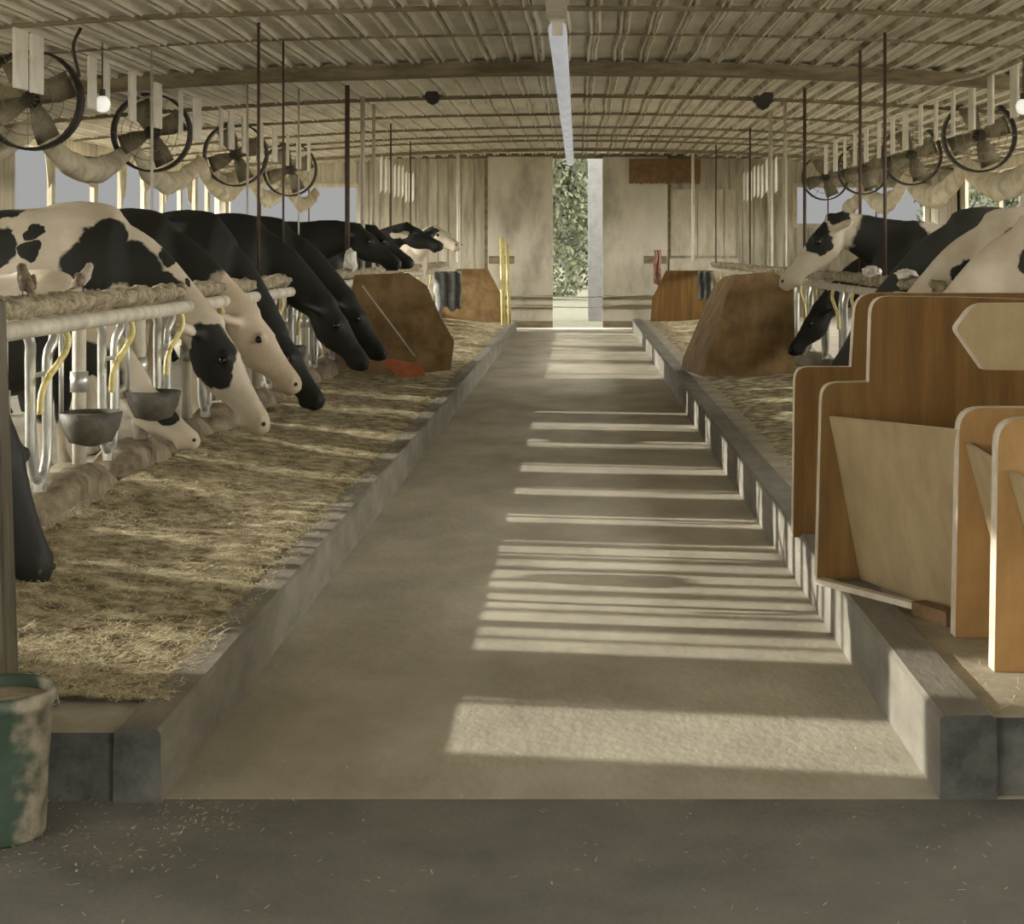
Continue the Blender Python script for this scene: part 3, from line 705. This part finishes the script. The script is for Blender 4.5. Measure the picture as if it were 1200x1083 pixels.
# ------------------------------------------------------------------ near left: timber post and bucket
t = thing('timber_post', 'grey weathered timber post at the left picture edge behind the green bucket', 'post', (-1.665, 4.80, .187)); t.rotation_euler.y = -.035
bm = NB(); box(bm, -.08, .08, -.05, .05, 0, 1.17); bmesh.ops.bevel(bm, geom=bm.edges[:], offset=.008, segments=2, affect='EDGES'); obj('shaft', bm, M['post'], t)
bm = NB(); ball(bm, (.035, -.01, 1.19), (.034,.04,.035)); obj('cap_knob', bm, M['dark'], t, True)
bm = NB(); plate(bm, [Vector(p) for p in ((-.06,.50),(.05,.53),(.056,.515),(.03,.49),(-.06,.46))], -.10, -.07); obj('steel_latch', bm, M['galv'], t)
bx, by = -1.49, 4.37
t = thing('bucket', 'green plastic bucket of feed standing on the floor at the left picture edge', 'bucket', (bx, by, 0)); t.scale = (1, 1, .90)
bm = NB(); rg = lathe(bm, [(.115,0),(.122,.01),(.128,.2),(.140,.37),(.143,.372),(.150,.385),(.150,.415),(.143,.42),(.136,.41),(.132,.36),(.12,.02)], n=40); bm.faces.new(rg[0]); bm.faces.new(rg[-1]); obj('shell', bm, M['bucket'], t, True)
bm = NB(); rg = lathe(bm, [(.133,.385),(.10,.392),(.04,.40)], n=30); bm.faces.new(rg[-1]); obj('feed', bm, M['dirt'], t, True)
bm = NB(); tube(bm, curve_pts([(-.155,0,.39),(-.11,.13,.33),(.0,.175,.30),(.11,.13,.33),(.155,0,.39)], 6), .004, 6); obj('bail_handle', bm, M['galv'], t, True)

# ------------------------------------------------------------------ overhead: slats, fans, tarps, lights
def slat_row(specs, X, z0, z1, side):
    first = None
    for i, (xp, lab) in enumerate(specs):
        d = X*F/(xp-VX)
        if first is None:
            bm = NB(); box(bm, -.012, .012, -.11, .11, 0, z1-z0); bmesh.ops.bevel(bm, geom=bm.edges[:], offset=.004, segments=1, affect='EDGES')
            o = first = obj('hanging_slat', bm, M['slat'])  # plain white slats, purpose unknown
        else: o = first.copy(); C.objects.link(o)
        o.location = (X, d, z0); o.rotation_euler = (0, 0, R.uniform(-.12, .12)); tag(o, lab, 'slat', 'white slats hanging on the %s' % side)
NUM = ['first','second','third','fourth','fifth','sixth','seventh','eighth','ninth','tenth','eleventh','twelfth','thirteenth','fourteenth','fifteenth','sixteenth']
slat_row([(x, '%s white hanging slat from the left picture edge' % NUM[i]) for i, x in enumerate((24,43,108,125,155,185,212,231,259,271,287,305,322,337,350,362))], -3.9, 2.62, 3.04, 'left')
slat_row([(x, '%s white hanging slat from the right picture edge' % NUM[i]) for i, x in enumerate((1189,1161,1139,1117,1097,1079,1061,1046,1030,1015,1002,990,979,968))], 3.9, 2.68, 3.14, 'right')
for side, k, ya in ((-1, 'left', 24.6), (1, 'right', 24.6)):
    f = None
    for i in range(9):
        if f is None:
            bm = NB(); plate(bm, [Vector(p) for p in ((-.03,0),(.03,.05),(.03,.55),(-.03,.5))], 0, .012); o = f = obj('hanging_slat', bm, M['slat'])  # small pale strips like the slats, purpose unknown
        else: o = f.copy(); C.objects.link(o)
        o.location = (side*(2.85+.02*i), ya+.8*i, 2.30 + .03*(i % 3)); o.rotation_euler.z = side*.9
        tag(o, 'small pale strip hanging in the far %s row before the wall boards' % k, 'strip', 'pale strips far on the %s' % k)
def make_fan(loc, lab, grp):
    t = thing('barn_fan', lab, 'fan', loc, 0, grp)
    r = .40
    bm = NB()
    prof = [(r, -.09), (r+.02, -.09), (r+.02, .09), (r, .09), (r, -.09)]
    rr = []
    for k in range(33):
        a = 2*PI*k/32; rr.append([bm.verts.new((q*math.cos(a), y, q*math.sin(a))) for q, y in prof[:4]])
    for a, b in zip(rr, rr[1:]):
        for k in range(4): bm.faces.new((a[k], a[(k+1) % 4], b[(k+1) % 4], b[k]))
    obj('shroud', bm, M['dark'], t, True)
    bm = NB(); tube(bm, [(0,-.07,0),(0,.08,0)], .07, 14); obj('motor', bm, M['dark'], t, True)
    for k in range(4):
        a = k*PI/2+.4; bm = NB(); ca, sa = math.cos(a), math.sin(a)
        v = []
        for q, w, tw in ((.05,.05,.03),(.2,.10,.04),(.36,.11,.03)):
            v.append((bm.verts.new((q*ca - w*sa, -tw, q*sa + w*ca)), bm.verts.new((q*ca + w*sa, tw, q*sa - w*ca))))
        for p, q in zip(v, v[1:]): bm.faces.new((p[0], p[1], q[1], q[0]))
        b = obj('blade', bm, M['fan_in'], t, True); s = b.modifiers.new('s', 'SOLIDIFY'); s.thickness = .006
    bm = NB()
    for q in (.12, .21, .30):
        tube(bm, [(q*math.cos(2*PI*k/24), -.10, q*math.sin(2*PI*k/24)) for k in range(25)], .004, 4, False)
    for k in range(12):
        a = 2*PI*k/12; tube(bm, [(.05*math.cos(a), -.10, .05*math.sin(a)), (.41*math.cos(a), -.10, .41*math.sin(a))], .003, 4)
    obj('guard', bm, M['fan_in'], t)
    bm = NB(); tube(bm, [(0,0,r),(0,0,r+.10)], .015, 6); obj('hanger', bm, M['dark'], t)
    return t
f0 = make_fan((-4.55, 14.2, 2.74), 'round barn fan nearest the left picture edge', 'barn fans on the left')
for i, (x, y, lab) in enumerate(((-4.55, 18.2, 'second round barn fan from the left picture edge'), (-4.5, 22.4, 'third round barn fan from the left picture edge'), (-4.5, 26.6, 'small farthest round fan on the left'),
                    (4.6, 19.6, 'round barn fan nearest the right picture edge'), (4.6, 23.6, 'second round barn fan from the right picture edge'), (4.6, 27.6, 'third round barn fan from the right picture edge'), (4.45, 30.8, 'small farthest round fan on the right'))):
    t = copy_tree(f0); t.location = (x, y, 2.74 if x < 0 else 2.80); t['label'] = lab; t['group'] = 'barn fans on the left' if x < 0 else 'barn fans on the right'
def tarp(x, y0, y1, span, z, drop_, seed, lab, side):
    bm = NB(); n = int((y1-y0)/.12); g = []
    for i in range(n+1):
        y = y0+(y1-y0)*i/n; ph = ((y-y0)/span) % 1; sag = math.sin(ph*PI)**.8
        top = z + .20 - .30*sag; h = drop_*(.7+.3*sag); row = []
        for k in range(9):
            v = k/8; row.append(bm.verts.new((x + side*(.10*math.sin(v*PI) + .05*noise.noise(Vector((y*2, v*3, seed)))), y, top - h*v + .03*noise.noise(Vector((y*3, v*2, seed+4))))))
        g.append(row)
    for a, b in zip(g, g[1:]):
        for k in range(8): bm.faces.new((a[k], a[k+1], b[k+1], b[k]))
    o = tag(obj('tarpaulin', bm, M['tarp'], None, True), lab, 'tarpaulin'); s = o.modifiers.new('s', 'SOLIDIFY'); s.thickness = .01
tarp(-4.9, 12.0, 31.6, 3.3, 2.52, .26, 2, 'dusty cream tarpaulin sagging in swags under the left fans', 1)
tarp(4.95, 14.0, 31.6, 3.9, 2.50, .34, 9, 'dusty cream tarpaulin sagging in swags under the right fans', -1)
# ivory pendants and clutter in the left side opening
for i, (y, w) in enumerate(((20.6,.5),(22.3,.6),(23.9,.45),(25.2,.55),(26.5,.4),(28.0,.5))):
    bm = NB(); n = 10; o_ = []
    P = round_poly([(0,0,0),(w,0,0),(w*.75,-.30-.1*(i % 3),.05),(w*.3,-.5+.1*(i % 2),.05)])
    bm2 = NB(); a = [bm2.verts.new((0, p[0], p[1])) for p in P]; bm2.faces.new(a)
    o = tag(obj('torn_sheet', bm2, M['wall' if i % 2 else 'tarp'], None, False, (-6.45, y, 2.72)), '%s torn sheet flap from the left hanging in the left side opening' % NUM[i], 'sheet', 'torn flaps in the left opening')
    s = o.modifiers.new('s', 'SOLIDIFY'); s.thickness = .012; bm.free()
# fluorescent strip lights along the ridge
first = None
for i in range(16):
    y = 12.55 + 1.2*i
    if first is None:
        t = first = thing('strip_light', '', 'light', (-.155, y, 3.2), 0, 'strip lights along the ceiling')
        bm = NB(); box(bm, -.06, .06, 0, 1.2, .0, .07); obj('batten', bm, M['slat'], t)
        bm = NB(); tube(bm, [(0,.015,-.055),(0,1.185,-.055)], (.070), 14); obj('tube', bm, M['tube_light'], t, True)
        bm = NB(); box(bm, -.04, .04, 0, .014, -.10, 0); obj('tube_socket', bm, M['slat'], t); bm = NB(); box(bm, -.04, .04, 1.186, 1.2, -.10, 0); obj('tube_socket', bm, M['slat'], t)
    else: t = copy_tree(first)
    t.location = (-.155, y, 3.17)
    t['label'] = '%s fluorescent strip light counting from the camera along the ceiling' % NUM[i] 
    t['group'] = 'strip lights along the ceiling'
t = thing('strip_light_housing', 'unlit pale strip light housing nearest the camera, ahead of the lit tubes', 'light', (-.155, 11.3, 3.19))
bm = NB(); box(bm, -.055, .055, 0, 1.2, 0, .07); obj('batten', bm, M['wall_pale'], t)
bm = NB(); box(bm, -.075, .075, .1, 1.1, -.02, 0); obj('reflector', bm, M['slat'], t)
# round bulbs
for x, y, z, lab in ((px(120,13.9), 13.9, pz(122,13.9), 'round glowing bulb hanging among the left white slats'), (px(1199,15), 15, pz(125,15), 'round glowing bulb at the right picture edge')):
    t = thing('bulb_lamp', lab, 'lamp', (x, y, z)); bm = NB(); ball(bm, (0,0,0), (.065,.065,.07), 16, 12); obj('bulb', bm, M['bulb'], t, True)
    bm = NB(); tube(bm, [(0,0,.06),(0,0,.12)], .025, 10); obj('socket', bm, M['dark'], t); bm = NB(); tube(bm, [(0,0,.12),(0,0,zc(x)-z-.01)], .006, 6); obj('cord', bm, M['dark'], t)
# dark hanging floodlights
for xp, yp, lab in ((507, 110, 'dark boxy lamp hanging from the ceiling left of the strip lights'), (894, 116, 'dark boxy lamp hanging from the ceiling right of the strip lights')):
    d = 19.6; x = px(xp, d); z = pz(yp, d); t = thing('work_lamp', lab, 'lamp', (x, d, z))
    bm = NB(); box(bm, -.11, .11, -.06, .06, -.04, .10); obj('housing', bm, M['dark'], t)
    bm = NB(); plate(bm, [Vector(p) for p in ((-.09,-.045),(.09,-.045),(.06,-.10),(0,-.13),(-.06,-.10))], -.05, .05); obj('reflector', bm, M['dark'], t)
    bm = NB(); tube(bm, [(0,0,.10),(0,0,zc(x)-z-.01)], .012, 6); obj('bracket', bm, M['dark'], t)
# long pale cables sloping under the roof
def cable(pts, r, m, lab):
    bm = NB(); tube(bm, curve_pts(pts, 5), r, 6); tag(obj('cable', bm, M[m], None, True), lab, 'cable')
cable([(px(375,15.4), 15.4, pz(58,15.4)), (px(480,15.4), 15.4, pz(48,15.4)), (px(640,15.4), 15.4, pz(38,15.4))], .016, 'pipe_pale', 'pale pipe sloping under the ceiling left of the strip lights')
cable([(px(1060,17), 17, pz(128,17)), (px(1110,16), 16, pz(98,16)), (px(1150,15), 15, pz(88,15)), (px(1215,14), 14, pz(50,14))], .012, 'pipe_pale', 'pale cable drooping above the right white slats')
cable([(px(95,13), 13, pz(32,13)), (px(86,13), 13, pz(55,13)), (px(93,13), 13, pz(90,13))], .014, 'dark', 'dark hooked cable hanging above the left fans')

# ------------------------------------------------------------------ sparrows
def sparrow(x, y, z, s, face, lab, m='bird'):
    t = thing('sparrow', lab, 'bird', (x, y, z), face, 'sparrows on the left rail'); t.scale = (s, s, s)
    bm = NB(); tube(bm, [(-.05,0,.015),(-.035,0,.03),(-.01,0,.05),(.012,0,.075),(.024,0,.10),(.032,0,.118),(.04,0,.125)], [.006,.018,.028,.027,.019,.018,.006], 12); obj('body', bm, M[m], t, True)
    bm = NB(); tube(bm, [(.04,0,.118),(.055,0,.115)], [.006,.001], 6); obj('beak', bm, M['dark'], t)
    bm = NB(); tube(bm, [(-.03,0,.03),(-.06,0,.01),(-.095,0,-.01)], [(.014,.006),(.011,.004),(.012,.003)], 8); obj('tail', bm, M['bird'], t, True)
    for q in (-1, 1):
        bm = NB(); ball(bm, (-.015, q*.024, .055), (.022,.008,.033), 10, 8); obj('wing', bm, M['bird'], t, True)
        bm = NB(); tube(bm, [(0,q*.01,.03),(.004,q*.011,.002)], .002, 5); obj('leg', bm, M['dark'], t)
sparrow(px(30,7.35), 7.35, 1.292, 1.15, 2.4, 'dark sparrow perched on the left rail nearer the picture edge')
sparrow(px(97,8.25), 8.25, 1.292, 1.10, .5, 'pale breasted sparrow perched on the left rail, right of the other sparrow', 'birdpale')

def rag(x, y, z, l, h, lab, seed):
    bm = NB(); bmesh.ops.create_icosphere(bm, subdivisions=4, radius=1)
    for v in bm.verts:
        n = noise.noise(v.co*2.2 + Vector((seed, 0, 0)))*.35 + noise.noise(v.co*5 + Vector((seed, 3, 0)))*.12
        p = v.co*(1+n); v.co = Vector((p.x*.07, p.y*l, p.z*h*(1.0 if p.z < 0 else 1.0)))
    tag(obj('rag', bm, M['rag'], None, True, (x, y, z)), lab, 'rag', 'pale rags on the rails')
rag(-2.42, 14.6, 1.315, .20, .04, 'pale rag lying on the left rail before the black cows', 1)
rag(-2.42, 18.1, 1.36, .10, .13, 'peaked white rag on the left rail above the brown partition', 2)
rag(2.44, 14.2, 1.31, .22, .05, 'white rag on the right rail under the cow with the raised head', 3)
rag(2.44, 12.7, 1.31, .20, .04, 'white rag on the right rail left of the cream necked cow', 4)
# ------------------------------------------------------------------ cows
Z0 = .25
side = -1                                                    # the flank seen from the camera is local -y for left cows
MB = cow_mat('black cow coat', True, [(.1,0,.2,.3,.4,.25)], muzzle=None)
near_black = cow_mat('black coat pale cheek stripe', True, [(1.02,-.12,.62,.05,.06,.13), (-.8,0,.55,.4,.5,.2)])
big = cow_mat('white coat with large black patches', False, [(.30,-.35,1.10,.33,.34,.17),(.20,-.32,1.26,.13,.3,.12),(.50,-.3,.98,.18,.3,.10),(.52,-.12,1.15,.05,.25,.08),
    (.64,-.2,1.02,.035,.2,.09),(-.17,-.3,1.28,.07,.2,.055),(-.20,-.3,1.17,.06,.2,.055),(-.42,-.3,1.18,.16,.3,.12),(-.42,-.3,1.40,.15,.3,.07),(.80,-.12,.56,.15,.14,.22),(-1.2,.1,1.0,.3,.5,.4)], muzzle=((1.03,0,.15),(.42,.33,.24)))
def C_(x, y, f, pose, m, lab, **k): return cow(x, y, Z0, f, pose, m, lab, **k)
C_(-2.93, 6.47, 1, ([(.0,1.14),(.26,1.04),(.50,.84),(.68,.62)], (.42,-1)), near_black, 'black cow with a pale streak feeding at the left picture edge behind the post', rz=-.17, voxel=.02, s=1.04, head_len=.64)
C_(-3.06, 10.55, 1, (FEED[0], (.62,-1)), big, 'white cow with large black patches feeding third along the left row', rz=-.10, voxel=.018, s=1.06, head_len=.66)
tan = cow_mat('plain cream coat', False, [(.12,0,1.15,.50,.5,.42),(-.9,0,1.1,.7,.5,.5),(-.4,0,1.2,.3,.5,.3)], white=(.53,.45,.34), muzzle=((1.2,0,.3),(.45,.34,.25)))
C_(-3.04, 11.65, 1, FEED_OUT, tan, 'cream faced cow with lifted muzzle beside the black patched white cow', rz=-.12, voxel=.018, s=1.05)
C_(-2.90, 12.75, 1, DEEP, MB, 'all black cow feeding just beyond the cream faced cow', rz=-.16, voxel=.02, s=1.06)
low = cow_mat('white face black cheek', False, [(.98,-.12,.42,.10,.14,.09),(-.6,0,1.1,.9,.6,.3)])
C_(-3.0, 9.55, 1, LOW, cow_mat('white coat black eye patch', False, [(.98,-.12,.44,.09,.14,.09),(-.9,0,1.1,.6,.6,.35),(-.1,0,.72,.75,.6,.36)]), 'white cow with head lowered to the feed in front of the patched cow', rz=-.12, voxel=.02, s=.78)
for y, lab, po in ((14.3, 'black cow third from the left brown partition on the near side', FEED), (15.6, 'black cow second from the left brown partition on the near side', FEED), (18.6, 'black cow directly beyond the left brown partition', MID),
               (20.0, 'black cow second beyond the left brown partition', MID)):
    C_(-3.12 if y > 17 else -2.9, y, 1, po, MB, lab, rz=-.12, voxel=.034, s=1.07)
mix1 = cow_mat('black coat white chest blaze', True, [(.35,-.1,1.2,.12,.3,.2),(.62,-.05,1.45,.14,.2,.06),(-.6,0,1.2,.3,.5,.3)])
C_(-2.95, 23.2, 1, LEVEL, mix1, 'black cow with white chest mark, left of the far white faced cow', voxel=.03, s=1.0, rz=-.3)
mix2 = cow_mat('black head white face', False, [(.62,-.14,1.50,.2,.10,.14),(.62,.14,1.50,.2,.10,.14),(0,0,1.0,.3,.5,.3)])
C_(-2.62, 26.0, 1, LEVEL, mix2, 'farthest left cow with white face and dark eye patches', voxel=.028, s=1.0, rz=-.75)
# right row (facing the alley, i.e. -x); the flank seen from the camera is local +y
r1 = cow_mat('black patched head and flank', False, [(.79,.05,1.30,.13,.25,.15),(.62,0,1.50,.10,.2,.09),(.18,-.1,1.20,.36,.6,.40)], muzzle=((1.05,0,.86),(.5,.42,.33)))
C_(2.90, 14.9, -1, OVER, r1, 'white faced cow with black eye patch holding its head over the right rail', voxel=.02, s=1.03, head_len=.68)
C_(3.05, 16.8, -1, FEED, MB, 'black cow feeding beyond the cow with the raised head on the right', voxel=.034, s=.9)
r2 = cow_mat('grey black coat', True, [(-.7,.2,1.2,.4,.5,.3)], black=(.035,.037,.03))
C_(3.08, 13.0, -1, FEED, r2, 'dark grey cow bending its neck down, right of the raised head', voxel=.022, s=1.08)
r3 = cow_mat('white coat dark legs patches', False, [(.36,.2,.98,.12,.3,.14),(.08,.3,1.08,.10,.3,.24),(-.40,.3,1.2,.14,.3,.16)])
C_(3.04, 11.8, -1, FEED, r3, 'white cow with a dark shoulder patch near the right picture edge', voxel=.02, s=1.06)
r4 = cow_mat('white coat black spots', False, [(.18,.3,1.12,.09,.3,.20),(-.12,.3,1.18,.10,.3,.12)])
C_(3.05, 10.9, -1, FEED, r4, 'white cow with black spots cut by the right picture edge', voxel=.022, s=1.04)

# ------------------------------------------------------------------ light, world, camera
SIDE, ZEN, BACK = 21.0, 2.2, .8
s = bpy.data.lights.new('sun', 'SUN'); s.energy = 7.6; s.angle = math.radians(.6); s.color = (1.0, .95, .84)
so = bpy.data.objects.new('sun', s); C.objects.link(so); so.rotation_euler = SUN.to_track_quat('-Z', 'Y').to_euler(); so.location = (-20, 10, 8)
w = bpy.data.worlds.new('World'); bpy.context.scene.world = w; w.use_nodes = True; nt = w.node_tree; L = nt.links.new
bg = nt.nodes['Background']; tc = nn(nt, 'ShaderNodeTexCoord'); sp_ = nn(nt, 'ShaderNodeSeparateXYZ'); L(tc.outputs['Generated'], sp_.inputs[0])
# pale sky beyond the far end, boosted to both sides and overhead to light the interior, dimmer behind the camera
def mr(src, f0, f1, t0, t1):
    a = nn(nt, 'ShaderNodeMapRange'); a.interpolation_type = 'SMOOTHSTEP'; L(src, a.inputs['Value'])
    for k, v in (('From Min', f0), ('From Max', f1), ('To Min', t0), ('To Max', t1)): a.inputs[k].default_value = v
    return a.outputs[0]
def mth(op, a, b):
    n = nn(nt, 'ShaderNodeMath', operation=op)
    for k, v in enumerate((a, b)):
        if isinstance(v, (int, float)): n.inputs[k].default_value = v
        else: L(v, n.inputs[k])
    return n.outputs[0]
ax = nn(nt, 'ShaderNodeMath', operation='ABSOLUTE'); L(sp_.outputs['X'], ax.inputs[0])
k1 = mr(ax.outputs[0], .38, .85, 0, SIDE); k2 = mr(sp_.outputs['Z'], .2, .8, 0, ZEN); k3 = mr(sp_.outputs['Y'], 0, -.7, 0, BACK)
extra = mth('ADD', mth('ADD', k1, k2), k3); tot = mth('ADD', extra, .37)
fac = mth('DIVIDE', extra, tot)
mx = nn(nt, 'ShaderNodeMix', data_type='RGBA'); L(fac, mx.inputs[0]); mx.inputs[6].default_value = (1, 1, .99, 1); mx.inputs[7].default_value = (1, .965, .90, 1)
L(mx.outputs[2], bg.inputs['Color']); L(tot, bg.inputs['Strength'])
cam = bpy.data.cameras.new('camera'); co = bpy.data.objects.new('camera', cam); C.objects.link(co)
co.location = (0, 0, H); co.rotation_euler = (PI/2, 0, 0)
cam.sensor_fit = 'HORIZONTAL'; cam.sensor_width = 36; cam.lens = 36*F/1200
cam.shift_x = -(VX-600)/1200; cam.shift_y = -(541.5-VY)/1200
cam.clip_end = 400
sc = bpy.context.scene; sc.camera = co
sc.view_settings.view_transform = 'Standard'; sc.view_settings.look = 'None'; sc.view_settings.gamma = 1; sc.view_settings.exposure = 0
sc.view_settings.use_curve_mapping = False
sc.cycles.use_denoising = True; sc.cycles.max_bounces = 8; sc.cycles.diffuse_bounces = 6
sc.cycles.sample_clamp_indirect = 4
